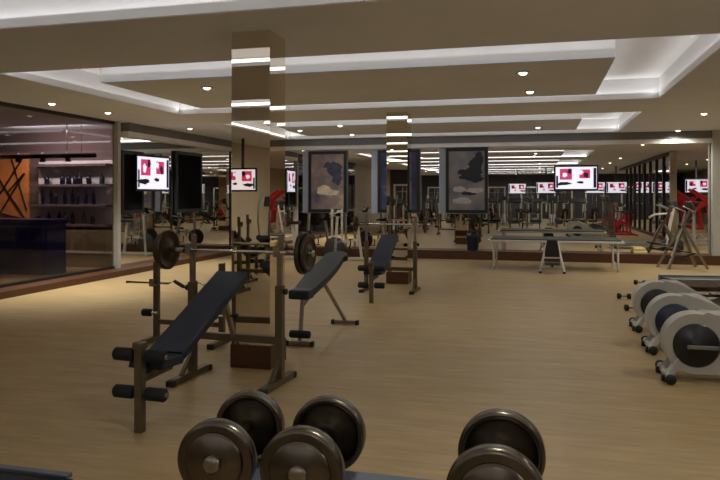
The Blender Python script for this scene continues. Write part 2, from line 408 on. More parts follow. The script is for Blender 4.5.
def barbell(label, loc, rz=0, half=.61, radii=((.17, .035), (.15, .03)), bar=.70):
    t = thing('barbell', label, 'barbell', loc, rz)
    MB().cyl((-bar, 0, 0), (bar, 0, 0), .014, 12).build('bar', M['chrome'], t)
    for sgn in (-1, 1):
        x = half
        for r, w in radii:
            rr = r
            MB().lathe([(.02, 0), (rr*.35, 0), (rr*.38, w*.25), (rr*.82, w*.25), (rr*.86, 0), (rr*.97, 0), (rr, .006), (rr, w-.006), (rr*.97, w), (rr*.86, w), (rr*.82, w*.75), (rr*.38, w*.75), (rr*.35, w), (.02, w)],
                       (sgn*x, 0, 0), (sgn, 0, 0), 40).build('weight_plate', M['iron'], t)
            x += w+.006
        MB().cyl((sgn*(x+.002), 0, 0), (sgn*(x+.03), 0, 0), .028, 16).build('collar', M['chrome'], t)
        MB().cyl((sgn*.48, 0, 0), (sgn*(half-.002), 0, 0), .02, 14).build('sleeve', M['steel'], t)
    return t
bx, by = at(140, 432, 0)
multi_bench('nearest navy incline weight bench with black foam leg rollers, before the near column', (bx, by, 0), -.05)
barbell('barbell with iron plates racked above the nearest navy weight bench', (bx+.063, by+1.268, 1.08), -.05)
# bench two: plain incline bench
x2, y2 = at(300, 346, 0)
t = thing('incline_bench', 'dark teal incline bench on two thin legs right of the near column', 'weight bench', (x2, y2, 0))
MB().box((0, 0, .03), (.26, .05, .05), bev=.008).build('front_stabilizer', M['steel'], t)
for sgn in (-1, 1): MB().box((sgn*.13, 0, .027), (.035, .062, .054), bev=.008).build('rubber_cap', M['rubber'], t)
MB().cyl((-.11, .0, .12), (.11, .0, .12), .04, 18, .01).build('foam_roller', M['foam'], t)
MB().bar((0, 0, .05), (0, .08, .47), .035).build('front_leg', M['steel'], t)
MB().box((0, .04, .53), (.22, .2, .1), bev=.025).build('seat', M['navy'], t)
a = Vector((0, .12, .53)); b = Vector((0, 1.42, .83)); d = (b-a).normalized(); nr = Vector((0, -d.z, d.y))
k = MB(); outl = []
for i in range(25):
    q = i/24; w = .105+.035*math.sin(PI*min(1, q*1.1)) if q < .86 else .13*math.sqrt(max(0, 1-((q-.86)/.14)**2))+.02
    outl.append((q, w))
L = (b-a).length
verts_top, verts_bot = [], []
ring = [(q, w) for q, w in outl]+[(q, -w) for q, w in reversed(outl)]
A = [k.bm.verts.new(a+d*(q*L)+Vector((w, 0, 0))+nr*.04) for q, w in ring]; B = [k.bm.verts.new(a+d*(q*L)+Vector((w, 0, 0))-nr*.03) for q, w in ring]
fs = [k.bm.faces.new(A), k.bm.faces.new(B[::-1])]
for i in range(len(A)):
    j = (i+1) % len(A); fs.append(k.bm.faces.new((A[i], B[i], B[j], A[j])))
bmesh.ops.bevel(k.bm, geom=list(fs[0].edges), offset=.012, segments=2, affect='EDGES')
k.build('backrest', mat('teal_navy_vinyl', (14, 32, 44), .5, vary=.1, scale=30), t)
MB().bar((0, .1, .42), (0, 1.2, .72), .04).build('frame_beam', M['steel'], t)
MB().bar((.0, .75, .58), (.12, 1.25, .05), .03).build('rear_leg', M['steel'], t)
MB().box((.12, 1.25, .03), (.3, .045, .045), bev=.008).build('rear_stabilizer', M['steel'], t)
for sgn in (-1, 1): MB().box((.12+sgn*.15, 1.25, .027), (.04, .06, .054), bev=.008).build('rubber_cap', M['rubber'], t)
# bench three = same kind as the first, farther back
x3, y3 = at(370, 303, 0)
multi_bench('farther navy incline weight bench beside the far mirror column', (x3+.02, y3, 0))
barbell('barbell with small iron plates racked above the farther navy bench', (x3+.02, y3+1.27, 1.08), 0, .56, ((.13, .03),), .66)
# free bar rack on the left
xa, ya = at(157, 340, 0); xb, yb = at(220, 345, 0)
mx, my = (xa+xb)/2, (ya+yb)/2
t = thing('bar_rack', 'two post bar rack standing behind the nearest bench, left of the column', 'rack', (mx, my+.02, 0))
hw = (xb-xa)/2
for sgn in (-1, 1):
    MB().box((sgn*hw, 0, .43), (.055, .055, .82), bev=.004).build('upright', M['post'], t)
    f = MB().box((sgn*hw, .0, .03), (.06, .5, .05), bev=.008).build('foot', M['post'], t)
    for yy in (-.25, .25): MB().box((sgn*hw, yy, .026), (.07, .05, .052), bev=.008).build('rubber_cap', M['rubber'], f)
    MB().box((sgn*hw, -.06, .595), (.05, .09, .02)).box((sgn*hw, -.1, .63), (.05, .014, .07)).build('bar_hook', M['steel'], t)
    MB().cyl((sgn*hw-.15, -.05, .30), (sgn*hw+.03, -.05, .30), .016, 10).build('roller_axle', M['chrome'], t)
    MB().cyl((sgn*hw-.14, -.05, .30), (sgn*hw-.03, -.05, .30), .04, 16, .01).build('foam_roller', M['foam'], t)
MB().box((0, 0, .2), (2*hw, .045, .05), bev=.004).build('cross_bar', M['post'], t)
t = thing('curl_bar', 'bent curl bar resting on the hooks of the two post bar rack', 'barbell', (mx, my-.05, .62))
k = MB(); k.tube([(-hw-.32, 0, 0), (-.2, 0, 0), (-.12, 0, .03), (0, 0, -.04), (.12, 0, .03), (.2, 0, 0), (hw+.22, 0, 0)], .012).build('bar', M['chrome'], t)
MB().cyl((-.13, 0, .028), (-.02, 0, -.03), .02, 12).build('grip', M['black'], t); MB().cyl((.13, 0, .028), (.02, 0, -.03), .02, 12).build('grip', M['black'], t)

# ---------------------------------------------------------------- dumbbells on their rack
def dumbbell(label, pb, pf, R, zt, rz=.0):
    # pb: middle of the far head; the handle runs along Y
    Yb = pb[1]; X = pb[0]; z = zt+R
    t = thing('dumbbell', label, 'dumbbell', (X, Yb, z), rz)
    L = pf; w = R*.52
    MB().cyl((0, -L+.01, 0), (0, -.01, 0), .019, 16).build('handle', M['chrome'], t)
    for y0, sg in ((0, 1), (-L, -1)):
        h = MB().lathe([(.02, 0), (R*.34, 0), (R*.40, w*.12), (R*.84, w*.10), (R*.90, -w*.02), (R*.97, 0), (R, w*.1), (R, w*.62), (R*.96, w*.72), (R*.88, w*.74)],
                       (0, y0, 0), (0, sg, 0), 56).build('head', M['bronze'], t)
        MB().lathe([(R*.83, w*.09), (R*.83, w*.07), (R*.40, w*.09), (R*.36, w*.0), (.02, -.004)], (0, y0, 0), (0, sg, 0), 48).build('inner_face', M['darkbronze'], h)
        MB().lathe([(R*.885, w*.70), (R*.885, w*.735), (R*.78, w*.66), (R*.70, w*.66), (0, w*.66)], (0, y0, 0), (0, sg, 0), 48).build('groove_ring', M['groove'], h)
        MB().lathe([(R*.74, w*.60), (R*.74, w*.82), (R*.68, w*.90), (R*.35, w*.94), (R*.30, w*.98), (0, w*.98)], (0, y0, 0), (0, sg, 0), 48).build('face_disc', M['bronze'], h)
        MB().lathe([(R*.22, w*.9), (R*.22, w*1.12), (R*.17, w*1.2), (0, w*1.2)], (0, y0, 0), (0, sg, 0), 24).build('end_nut', M['steel'], h)
    return t
ZT = .755
def head_at(px, py, R): return at(px, py, ZT+R)
R1, R2, R3 = .103, .106, .112
d1 = dumbbell('leftmost bronze dumbbell of the three on the rack', head_at(248, 428, R1), .222, R1, ZT, .09)
d2 = dumbbell('middle bronze dumbbell, close right of the leftmost one', head_at(327, 436, R2), .222, R2, ZT, .05)
d3 = dumbbell('rightmost bronze dumbbell standing apart from the other two', head_at(501, 456, R3), .222, R3, ZT, 0)
yr = sum(o.location.y for o in (d1, d2, d3))/3
t = thing('dumbbell_rack', 'blue grey dumbbell rack under the three bronze dumbbells', 'rack', (-.38, yr-.07, 0))
MB().box((0, -.05, ZT-.012), (.86, .34, .024), bev=.006).build('tray', M['bluegrey'], t)
MB().box((0, -.02, .30), (.86, .36, .024), bev=.006).build('lower_tray', M['bluegrey'], t)
for sgn in (-1, 1):
    for yy in (-.17, .12): MB().box((sgn*.38, yy, .36), (.05, .05, .72), bev=.005).build('leg', M['dgrey'], t)
    MB().box((sgn*.38, -.02, .02), (.06, .5, .04), bev=.008).build('foot', M['dgrey'], t)
# black padded bench at the near left corner
xe, ye = at(75, 474, .47)
t = thing('flat_bench', 'black flat bench with pale edge trim at the near left corner', 'bench', (xe-.62, ye-.16, 0))
MB().box((0, 0, .425), (1.24, .32, .06), bev=.015).build('pad', M['foam'], t)
MB().box((0, .155, .462), (1.2, .035, .016), bev=.004).build('edge_trim', M['bluegrey'], t)
MB().box((0, 0, .37), (1.1, .05, .05), bev=.004).build('frame_beam', M['dgrey'], t)
for x in (-.45, .45):
    MB().box((x, 0, .2), (.05, .05, .34), bev=.004).box((x, 0, .025), (.06, .4, .05), bev=.008).build('leg', M['dgrey'], t)

# ---------------------------------------------------------------- ellipticals (local +x is the front)
def elliptical(label, loc, rz=0, group=None, disc='disc'):
    t = thing('elliptical_trainer', label, 'elliptical trainer', loc, rz, group)
    cx, cz, R = .25, .312, .25
    poly = [(cx+R*math.cos(a), cz+R*math.sin(a)) for a in [math.radians(70+q*(270-70)/26) for q in range(27)]]
    tail = [(.62, .085), (1.15, .07), (1.3, .10), (1.32, .16), (1.1, .22), (.9, .30), (.72, .42), (.56, .53), (.46, .575)]
    MB().prism(poly+tail, -.10, .10, .03).build('housing', M['shell'], t)
    for sgn in (-1, 1):
        dsc = MB().lathe([(.18, 0), (.18, .012), (.165, .02), (.04, .02), (.035, .035), (0, .035)], (cx, sgn*.098, cz-.01), (0, sgn, 0), 48).build('crank_disc', M[disc], t)
        MB().box((cx+.06*sgn*-1, sgn*.135, cz-.02), (.27, .02, .032), bev=.006).build('crank_arm', M['grey'], dsc)
        MB().bar((cx+.16*-sgn, sgn*.17, cz-.02), (1.45, sgn*.2, .42-.1*sgn), .04, .05, .006).build('foot_rail', M['grey'], t)
        MB().box((.95, sgn*.2, .42-.03*sgn), (.36, .13, .03), bev=.012).build('pedal', M['black'], t)
        MB().tube([(1.42, sgn*.2, .42-.1*sgn), (1.5, sgn*.24, 1.0), (1.42, sgn*.26, 1.35), (1.25, sgn*.26, 1.58)], .018).build('handle_arm', M['grey'], t)
    st = MB().cyl((.03, -.24, .045), (.03, .24, .045), .03, 14).bar((.03, -.13, .05), (.14, -.07, .2), .05).bar((.03, .13, .05), (.14, .07, .2), .05).build('rear_stabilizer', M['shell'], t)
    for sgn in (-1, 1):
        MB().cyl((.03, sgn*.235, .045), (.03, sgn*.275, .045), .042, 16).build('wheel', M['black'], st)
        MB().box((-.0, sgn*.14, .028), (.05, .05, .056), bev=.01).build('foot_pad', M['black'], st)
    MB().cyl((1.5, -.26, .04), (1.5, .26, .04), .035, 14).build('front_stabilizer', M['shell'], t)
    MB().bar((1.5, 0, .05), (1.5, 0, .2), .07).bar((1.3, 0, .12), (1.55, 0, .12), .07).bar((1.5, 0, .15), (1.38, 0, 1.35), .06, .06, .008).build('mast', M['grey'], t)
    c = MB().box((1.36, 0, 1.42), (.06, .3, .22), (0, -.35, 0), .02).build('console', M['dgrey'], t)
    MB().box((1.325, 0, 1.43), (.01, .2, .12), (0, -.35, 0)).build('display', M['bluegrey'], c)
    return t
ex = [at(667, 385, 0), at(650, 355, 0), at(636, 333, 0)]
e1 = elliptical('nearest pale grey elliptical trainer with black crank disc', (ex[0][0], ex[0][1]+.26, 0))
e2 = elliptical('middle elliptical trainer with navy crank disc, behind the nearest one', (ex[1][0], ex[1][1]+.26, 0), disc='dnavy')
e3 = dup(e1, (ex[2][0], ex[2][1]+.26, 0), label='farthest elliptical trainer of the row, black crank disc partly covered')
# small hand weights on the floor past the ellipticals
def hand_weight(label, p, rz):
    t = thing('hand_weight', label, 'dumbbell', (p[0], p[1], .045), rz)
    MB().cyl((-.07, 0, 0), (.07, 0, 0), .014, 10).build('handle', M['steel'], t)
    for sg in (-1, 1): MB().lathe([(.03, 0), (.045, .012), (.045, .05), (.03, .06)], (sg*.04, 0, 0), (sg, 0, 0), 6).build('head', M['black'], t)
hand_weight('small black hand weight on the floor left of the middle row of crank discs', at(632, 311, 0), .1)
hand_weight('small black hand weight farther left on the floor by the ellipticals', at(624, 299, 0), .0)
hand_weight('small black hand weight on the floor nearest to the dark ledge', at(640, 285, 0), -.4)

# ---------------------------------------------------------------- treadmill
def treadmill(label, loc, rz=0, group=None):
    t = thing('treadmill', label, 'treadmill', loc, rz, group)
    MB().box((.8, 0, .13), (1.6, .5, .07), bev=.01).build('belt', M['rubber'], t)
    for sgn in (-1, 1):
        MB().box((.8, sgn*.3, .13), (1.66, .1, .12), bev=.015).build('side_rail', M['grey'], t)
        MB().bar((1.5, sgn*.36, .1), (1.72, sgn*.36, 1.25), .07, .05, .008).build('upright', M['paleframe'], t)
        MB().tube([(1.68, sgn*.36, 1.05), (1.2, sgn*.36, 1.0), (1.05, sgn*.36, .9)], .02).build('handrail', M['paleframe'], t)
        MB().cyl((.1, sgn*.3, .0), (.1, sgn*.3, .08), .035, 12).build('foot', M['black'], t)
    MB().prism([(1.38, .1), (1.95, .1), (1.95, .24), (1.7, .33), (1.38, .24)], -.34, .34, .02).box((1.85, 0, .06), (.2, .6, .12)).build('motor_cover', M['dgrey'], t)
    c = MB().box((1.74, 0, 1.28), (.12, .8, .26), (0, -.5, 0), .03).build('console', M['dgrey'], t)
    MB().box((1.672, 0, 1.31), (.01, .34, .16), (0, -.5, 0)).build('display', M['bluegrey'], c)
    return t
tx, ty = at(667, 291, 0)
t1 = treadmill('dark treadmill at the right, beyond the elliptical trainers', (tx+.05, ty+.4, 0), .12)

# A-legged stepper at the right end of the ledge
def stepper(label, loc, rz, group=None, m='paleframe', arms='grey'):
    t = thing('stepper', label, 'stepper machine', loc, rz, group)
    for sgn in (-1, 1):
        MB().bar((-.1, sgn*.24, .0), (.32, sgn*.05, .9), .05).build('rear_leg', M[m], t)
        MB().bar((.75, sgn*.24, .0), (.32, sgn*.05, .9), .05).build('front_leg', M[m], t)
        MB().box((.15, sgn*.14, .3+.08*sgn), (.36, .13, .04), (0, .15, 0), .01).bar((.15, sgn*.14, .3+.08*sgn), (.55, sgn*.1, .32), .03).build('pedal', M['black'], t)
        MB().tube([(.32, sgn*.06, .85), (.5, sgn*.2, 1.2), (.2, sgn*.28, 1.32)], .018).build('handle_arm', M[arms], t)
    MB().box((.32, 0, .88), (.12, .16, .12), bev=.02).bar((.34, 0, .9), (.52, 0, 1.28), .05).build('mast', M[m], t)
    MB().box((.5, 0, 1.33), (.06, .26, .2), (0, -.4, 0), .02).build('console', M['dgrey'], t)
    return t
qx, qy = at(664, 271, 0)
stepper('stepper with grey slanted A legs in front of the ledge at the right', (qx+.16, qy+.6, 0), .3, None, 'steel')

# ---------------------------------------------------------------- mat table + small bench ahead
ta, tb = at(494, 271, 0), at(615, 271, 0)
tw = tb[0]-ta[0]+.3
tmx, tmy = (ta[0]+tb[0])/2, (ta[1]+tb[1])/2
t = thing('mat_table', 'long low table with pale edge and thin legs before the back mirror', 'table', (tmx, tmy, 0), .0)
zt = .62; hw = tw/2-.12
MB().box((0, .55, zt-.02), (tw, 1.2, .04), bev=.006).build('table_edge', M['paleframe'], t)
MB().box((0, .57, zt+.012), (tw-.1, 1.08, .03), bev=.008).build('top_mat', M['tabletop'], t)
for sx in (-1, 1):
    for yy in (.05, 1.05): MB().cyl((sx*hw, yy, 0), (sx*hw, yy, zt-.04), .022, 12).build('leg', M['paleframe'], t)
    MB().cyl((sx*hw, .05, .14), (sx*hw, 1.05, .14), .014, 8).build('side_rail', M['paleframe'], t)
bx_, by_ = at(552, 272, 0)
t = thing('ab_bench', 'small black bench on a pale frame, end on, at the middle of the long table', 'bench', (bx_, by_-.25, 0))
MB().prism([(-.17, .26), (.17, .26), (.1, .66), (-.1, .66)], .1, .17, .02).build('backrest', M['black'], t)
for sgn in (-1, 1):
    MB().bar((sgn*.23, 0, .02), (sgn*.1, .2, .62), .035).build('leg', M['paleframe'], t)
    MB().box((sgn*.23, 0, .02), (.06, .1, .04), bev=.01).build('foot', M['black'], t)
MB().box((0, .03, .12), (.44, .035, .035)).box((0, .1, .3), (.34, .03, .03)).build('cross_bar', M['paleframe'], t)
MB().box((0, -.02, .2), (.3, .26, .05), bev=.02).bar((0, 0, .12), (0, 0, .2), .05).build('seat', M['dgrey'], t)

# things lying on the dark ledge under the mirror
lx, ly = at(639, 253, .21)  # cream piece stands in for a bright floor reflection in the mirror
t = thing('mirror_patch_block', 'bright mirror reflection drawn as a cream towel lying on the dark ledge at the right', 'block', (atY(640, YB-.16), YB-.16, .21))
MB().box((0, 0, .04), (.3, .2, .08), bev=.03).box((-.02, 0, .11), (.26, .18, .07), bev=.028).build('block', M['cream'], t)
t = thing('navy_bin', 'dark navy tub on the ledge below the third poster', 'tub', (atY(472, YB-.17), YB-.17, .21))
MB().lathe([(.11, 0), (.115, .005), (.145, .33), (.155, .34), (.155, .36), (.14, .36), (.105, .02), (0, .02)], (0, 0, 0), (0, 0, 1), 28).build('tub', M['dnavy'], t)
MB().tube([(-.15, 0, .34), (-.11, 0, .44), (0, 0, .48), (.11, 0, .44), (.15, 0, .34)], .009).build('handle', M['dgrey'], t)

# ================================================================ posters
def poster(name, label, loc, rz, w, z0, z1, pic, extra=None, strip=True):
    t = thing('poster', label, 'poster', loc, rz)
    h = z1-z0; zc = (z0+z1)/2
    if strip: MB().box((-.085, .0, zc), (w+.17, .03, h+.04), bev=.004).build('backing_board', M['paleblue'], t)
    k = MB(); f = .075
    k.box((-w/2+f/2, -.03, zc), (f, .05, h)).box((w/2-f/2, -.03, zc), (f, .05, h)).box((0, -.03, z0+f/2), (w-2*f, .05, f)).box((0, -.03, z1-f/2), (w-2*f, .05, f))
    k.build('frame', M['black'], t)
    p = MB().box((0, -.025, zc), (w-2*f+.01, .02, h-2*f+.01)).build('picture', M[pic], t)
    if extra: extra(p, zc, w, h)
    return t
def blob(k, cx, cz, rx, rz, y, n=14, jag=.2):
    vs = [k.bm.verts.new((cx+rx*math.cos(2*PI*i/n)*(1+random.uniform(-jag, jag)), y, cz+rz*math.sin(2*PI*i/n)*(1+random.uniform(-jag, jag)))) for i in range(n)]
    c = k.bm.verts.new((cx, y, cz))
    for i in range(n):
        f = k.bm.faces.new((c, vs[i], vs[(i+1) % n])); f.material_index = k.mi
def cloud_art(p, zc, w, h):
    k = MB(); blob(k, -.1, zc-.22, .2, .14, -.037); blob(k, .1, zc-.28, .24, .08, -.0375); k.build('cloud_print', M['gold_ink'], p)
    k = MB(); blob(k, .2, zc+.3, .2, .2, -.0368, 18, .2); blob(k, .26, zc+.08, .13, .16, -.0366, 16, .25); blob(k, .05, zc+.42, .16, .09, -.0364, 16, .3); k.build('shade_print', mat('poster_slate_ink', (66, 72, 98), .4, vary=.3, scale=7), p)
def plant_art(p, zc, w, h):
    k = MB()
    for (x, z, rx, rz) in ((.1, zc+.18, .28, .12), (.24, zc+.4, .17, .16), (.0, zc+.08, .2, .07), (.3, zc+.58, .1, .12), (.22, zc+.02, .2, .06), (.14, zc+.27, .1, .22), (.05, zc-.32, .18, .05)): blob(k, x, z, rx, rz, -.037-.0004*rx, 18, .3)
    k.build('leaf_print', M['ink'], p)
    k = MB(); blob(k, -.18, zc-.22, .18, .07, -.0372); blob(k, .2, zc-.24, .2, .06, -.0373); blob(k, -.1, zc-.5, .24, .08, -.0374); k.build('pale_print', M['pale_ink'], p)
YP = YB-.02
def px_poster(label, pxa, pxb, z0, z1, pic, extra):
    xa, xb = atY(pxa, YP), atY(pxb, YP)
    return poster('poster', label, ((xa+xb)/2, YP-.0, 0), 0, xb-xa, z0, z1, pic, extra)
px_poster('framed poster of a pale cloud in a mauve sky, left on the back mirror', 309, 347, 1.12, 2.70, 'pic_sky', cloud_art)
px_poster('framed dark blue poster half hidden by the far mirror column', 378, 420, 1.12, 2.70, 'pic_blue', None)
px_poster('framed poster with a dark leafy plant on pale grey, right of the far column', 446, 488, 1.12, 2.72, 'pic_plant', plant_art)
poster('poster', 'dark framed poster on the left mirror wall next to the glass partition', (XL+.005, 12.27, 0), PI/2, .78, 1.18, 2.46, 'pic_dark', None, False)
poster('poster', 'larger dark framed poster on the left mirror wall near the back corner', (XL+.005, 14.6, 0), PI/2, 1.24, 1.16, 2.58, 'pic_dark', None, False)

# ================================================================ televisions
def tv_proto(name, label, loc, rz, w=.98, h=.6, arm=.25):
    t = thing('television', label, 'television', loc, rz)
    MB().box((0, 0, 0), (w, .06, h), bev=.01).build('casing', M['black'], t)
    k = MB(); sw, sh = w-.07, h-.09; y = -.032
    k.slot(0).box((0, y+.001, 0), (sw, .006, sh))
    y -= .0035
    def rect(x0, x1, z0, z1, mi, yy):
        k.mi = mi; vs = [k.bm.verts.new((x*sw, yy, z*sh)) for x, z in ((x0, z0), (x1, z0), (x1, z1), (x0, z1))]
        f = k.bm.faces.new(vs); f.material_index = mi
    rect(-.4, -.1, -.08, .42, 1, y); rect(.08, .34, -.02, .38, 1, y)
    k.mi = 0; blob(k, -.28*sw, .14*sh, .06*sw, .12*sh, y-.001, 12, .3); blob(k, .12*sw, .26*sh, .05*sw, .1*sh, y-.001, 12, .3)
    k.mi = 2; blob(k, -.15*sw, .3*sh, .05*sw, .13*sh, y-.001, 12, .3); blob(k, .25*sw, .12*sh, .06*sw, .13*sh, y-.001, 12, .3)
    blob(k, -.3*sw, -.26*sh, .17*sw, .09*sh, y-.001, 14, .3); blob(k, .1*sw, -.2*sh, .08*sw, .06*sh, y-.001, 12, .3); rect(.42, .49, -.45, .45, 2, y-.001); rect(-.49, -.44, -.45, .1, 2, y-.001)
    k.build('screen', [M['scr_w'], M['scr_r'], M['scr_k']], t)
    MB().bar((0, .02, 0), (0, arm, 0), .06).box((0, .035, 0), (.3, .02, .25)).box((0, arm, 0), (.2, .02, .3)).build('wall_bracket', M['dgrey'], t)
    return t
tv1 = tv_proto('television', 'lit television on the back mirror above the long table', (atY(576, 16.6), 16.6, 1.96), 0, arm=.311)
tvA = tv_proto('television', 'lit television on the left mirror wall overlapping the smaller dark poster', (XL+.17, 12.8, 2.02), math.radians(84), 1.1, .76, arm=.15)
gl = 'lit television behind the camera seen reflected in the back mirror'
h0 = None
for x, y in ((-7.35, -4.6), (-4.0, -4.6), (-1.2, -4.6), (.3, -1.2), (2.6, -1.2), (3.6, -1.2), (6.2, 3.6)):
    if h0 is None:
        h0 = tv_proto('television', gl, (x, y, 1.95), PI, arm=.2); h0['group'] = 'reflected televisions'
        MB().box((0, .24, (CE-1.95)/2-.1), (.06, .05, CE-1.95+.2)).build('ceiling_pole', M['dgrey'], h0)
    elif x > 6: dup(h0, (x, y, 1.95), PI, 'lit television in the right alcove, rightmost one seen in the back mirror')
    else: dup(h0, (x, y, 1.95), PI, gl, 'reflected televisions')

# ================================================================ machines seen only in the mirrors
def bike(label, loc, rz=0, group=None, col='red'):
    t = thing('exercise_bike', label, 'exercise bike', loc, rz, group)
    MB().box((0, 0, .03), (.07, .5, .05), bev=.01).box((1.0, 0, .03), (.07, .5, .05), bev=.01).bar((0, 0, .05), (1.0, 0, .05), .05).bar((.2, 0, .05), (.3, 0, .85), .06).bar((.85, 0, .05), (.78, 0, 1.05), .06).bar((.26, 0, .5), (.82, 0, .45), .06).build('frame', M[col], t)
    MB().lathe([(.02, 0), (.23, 0), (.24, .01), (.24, .05), (.23, .06), (.02, .06)], (.85, -.03, .33), (0, 1, 0), 32).build('flywheel', M[col if col == 'red' else 'dgrey'], t)
    MB().prism([(.1, .85), (.42, .86), (.42, .9), (.1, .94)], -.11, .11, .02).build('seat', M['black'], t)
    MB().tube([(.72, -.22, 1.18), (.95, -.2, 1.1), (.8, 0, 1.05), (.95, .2, 1.1), (.72, .22, 1.18)], .02).build('handlebar', M[col], t)
    MB().box((.84, 0, 1.16), (.05, .2, .16), (0, -.4, 0), .015).build('console', M['dgrey'], t)
    for sgn in (-1, 1): MB().bar((.48, sgn*.08, .35), (.48, sgn*.1, .35+.17*sgn), .025).box((.48, sgn*.15, .35+.17*sgn), (.1, .09, .02)).build('pedal', M['black'], t)
    return t
def tower(label, loc, rz=0, group=None):
    t = thing('cable_tower', label, 'cable machine', loc, rz, group)
    MB().box((-.5, 0, 1.05), (.08, .08, 2.1)).box((.5, 0, 1.05), (.08, .08, 2.1)).box((0, 0, 2.08), (1.1, .08, .08)).box((-.5, 0, .03), (.1, .8, .06)).box((.5, 0, .03), (.1, .8, .06)).build('frame', M['paleframe'], t)
    k = MB()
    for i in range(12): k.box((0, .0, .12+.06*i), (.3, .16, .05))
    k.build('weight_stack', M['black'], t)
    for x in (-.1, .1): MB().cyl((x, 0, .06), (x, 0, 2.06), .012, 8).build('guide_rod', M['chrome'], t)
    MB().cyl((-.45, -.25, 1.75), (.45, -.25, 1.75), .015, 8).bar((0, -.25, 1.75), (0, -.05, 2.06), .012).build('pull_bar', M['chrome'], t)
    MB().box((0, -.5, .45), (.35, .35, .08), bev=.02).bar((0, -.5, 0), (0, -.5, .42), .06).bar((0, -.5, .05), (0, .0, .05), .05).build('seat', M['red'], t)
    return t
G = 'machines seen only in mirrors'
def lever(label, loc, rz=0, group=None):
    t = thing('lever_machine', label, 'lever machine', loc, rz, group)
    MB().box((0, 0, .04), (1.2, .08, .08)).box((-.5, 0, .04), (.08, .8, .08)).box((.5, 0, .04), (.08, .8, .08)).box((.45, 0, .55), (.08, .1, 1.0)).build('frame', M['paleframe'], t)
    for sgn in (-1, 1):
        MB().bar((.55, sgn*.2, 1.75), (-.55, sgn*.36, .95), .1, .08, .01).bar((.5, sgn*.2, 1.0), (-.1, sgn*.3, 1.5), .08, .07, .01).build('lever_arm', M['red'], t)
        MB().lathe([(.02, 0), (.2, 0), (.21, .01), (.21, .05), (.2, .06), (.02, .06)], (-.2, sgn*.4, 1.15), (0, sgn, 0), 28).build('weight_plate', M['red' if sgn > 0 else 'iron'], t)
    MB().box((-.15, 0, .45), (.4, .34, .09), bev=.03).box((.28, 0, .85), (.1, .34, .6), (0, .1, 0), .03).build('seat', M['red'], t)
    return t
l0 = lever('tall red lever machine in the alcove at the right, seen reflected', (5.0, 8.6, 0), PI, 'reflected red lever machines')
for (x, y) in ((4.95, 7.2), (5.3, 5.8), (6.3, 8.8), (6.6, 6.4), (5.15, 10.4)):
    dup(l0, (x, y, 0), PI, 'tall red lever machine in the alcove at the right, seen reflected', 'reflected red lever machines')
b0 = bike('red exercise bike at the right, seen reflected in the mirror', (7.0, 10.6, 0), PI, 'reflected red bikes')
for i, (x, y) in enumerate(((7.0, 12.2), (3.6, 3.4), (3.6, 4.6), (3.6, 5.8))):
    dup(b0, (x, y, 0), PI, 'red exercise bike at the right, seen reflected in the mirror', 'reflected red bikes')
g0 = bike('grey exercise bike in the row behind the camera, seen reflected in the mirror', (-6.2, -11, 0), PI/2, 'reflected grey bikes', 'paleframe')
for (x, y) in [(-5.1+1.1*i, -11) for i in range(8)]+[(3.3, .6), (3.3, 2.2)]:
    dup(g0, (x, y, 0), PI/2, 'grey exercise bike in the row behind the camera, seen reflected in the mirror', 'reflected grey bikes')
dup(g0, (atY(370, 15.75), 15.75, 0), PI*1.12, 'grey exercise bike standing before the back mirror left of the far column')
dup(g0, (atY(304, 15.6), 15.6, 0), PI, 'grey exercise bike standing below the cloud poster before the back mirror')
t = thing('peg_stand', 'pale two post stand with pegs below the cloud poster', 'stand', (atY(337, 16.3), 16.3, 0))
for sgn in (-1, 1):
    MB().box((sgn*.13, 0, .62), (.05, .05, 1.2), bev=.006).build('post', M['paleframe'], t)
    for z in (.4, .7, 1.0): MB().cyl((sgn*.13, -.02, z), (sgn*.13, -.2, z+.02), .014, 8).build('peg', M['chrome'], t)
MB().box((0, 0, .03), (.5, .4, .05), bev=.01).build('base', M['dgrey'], t); MB().box((0, 0, 1.16), (.26, .04, .05)).build('cross_bar', M['paleframe'], t)
c0 = tower('pale cable machine with red seat, seen reflected in the mirror', (-6.9, 2.6, 0), PI/2, 'reflected cable machines')
for (x, y, r) in ((-6.9, .9, PI/2), (-6.9, -.8, PI/2), (-6.4, -9.4, PI), (-4.6, -9.4, PI), (-2.6, -9.4, PI), (-.6, -9.4, PI), (1.4, -9.4, PI), (3.2, -9.4, PI), (7.8, 13.4, -PI/2), (7.8, 15.2, -PI/2)):
    dup(c0, (x, y, 0), r, 'pale cable machine with red seat, seen reflected in the mirror', 'reflected cable machines')
for i in range(8):
    dup(t1, (-6.0+1.15*i, -6.9, 0), PI/2, 'treadmill in the row behind the camera, seen reflected in the mirror', 'reflected treadmills')
for i in range(6):
    dup(e1, (-5.6+1.25*i, -3.8, 0), PI/2, 'elliptical trainer in the row behind the camera, seen in the mirror', 'reflected elliptical trainers')
w0 = [o for o in C.objects if o.name == 'weight_bench'][0]
for (x, y) in ((-4.2, .0), (-5.3, 2.2), (-2.4, -1.6), (-3.6, -1.8), (-1.0, -1.7), (1.2, -1.9), (2.6, -2.4), (-6.2, 4.0), (-5.4, -1.2)):
    dup(w0, (x, y, 0), 0, 'weight bench behind the camera, seen reflected in the mirror', 'reflected weight benches')

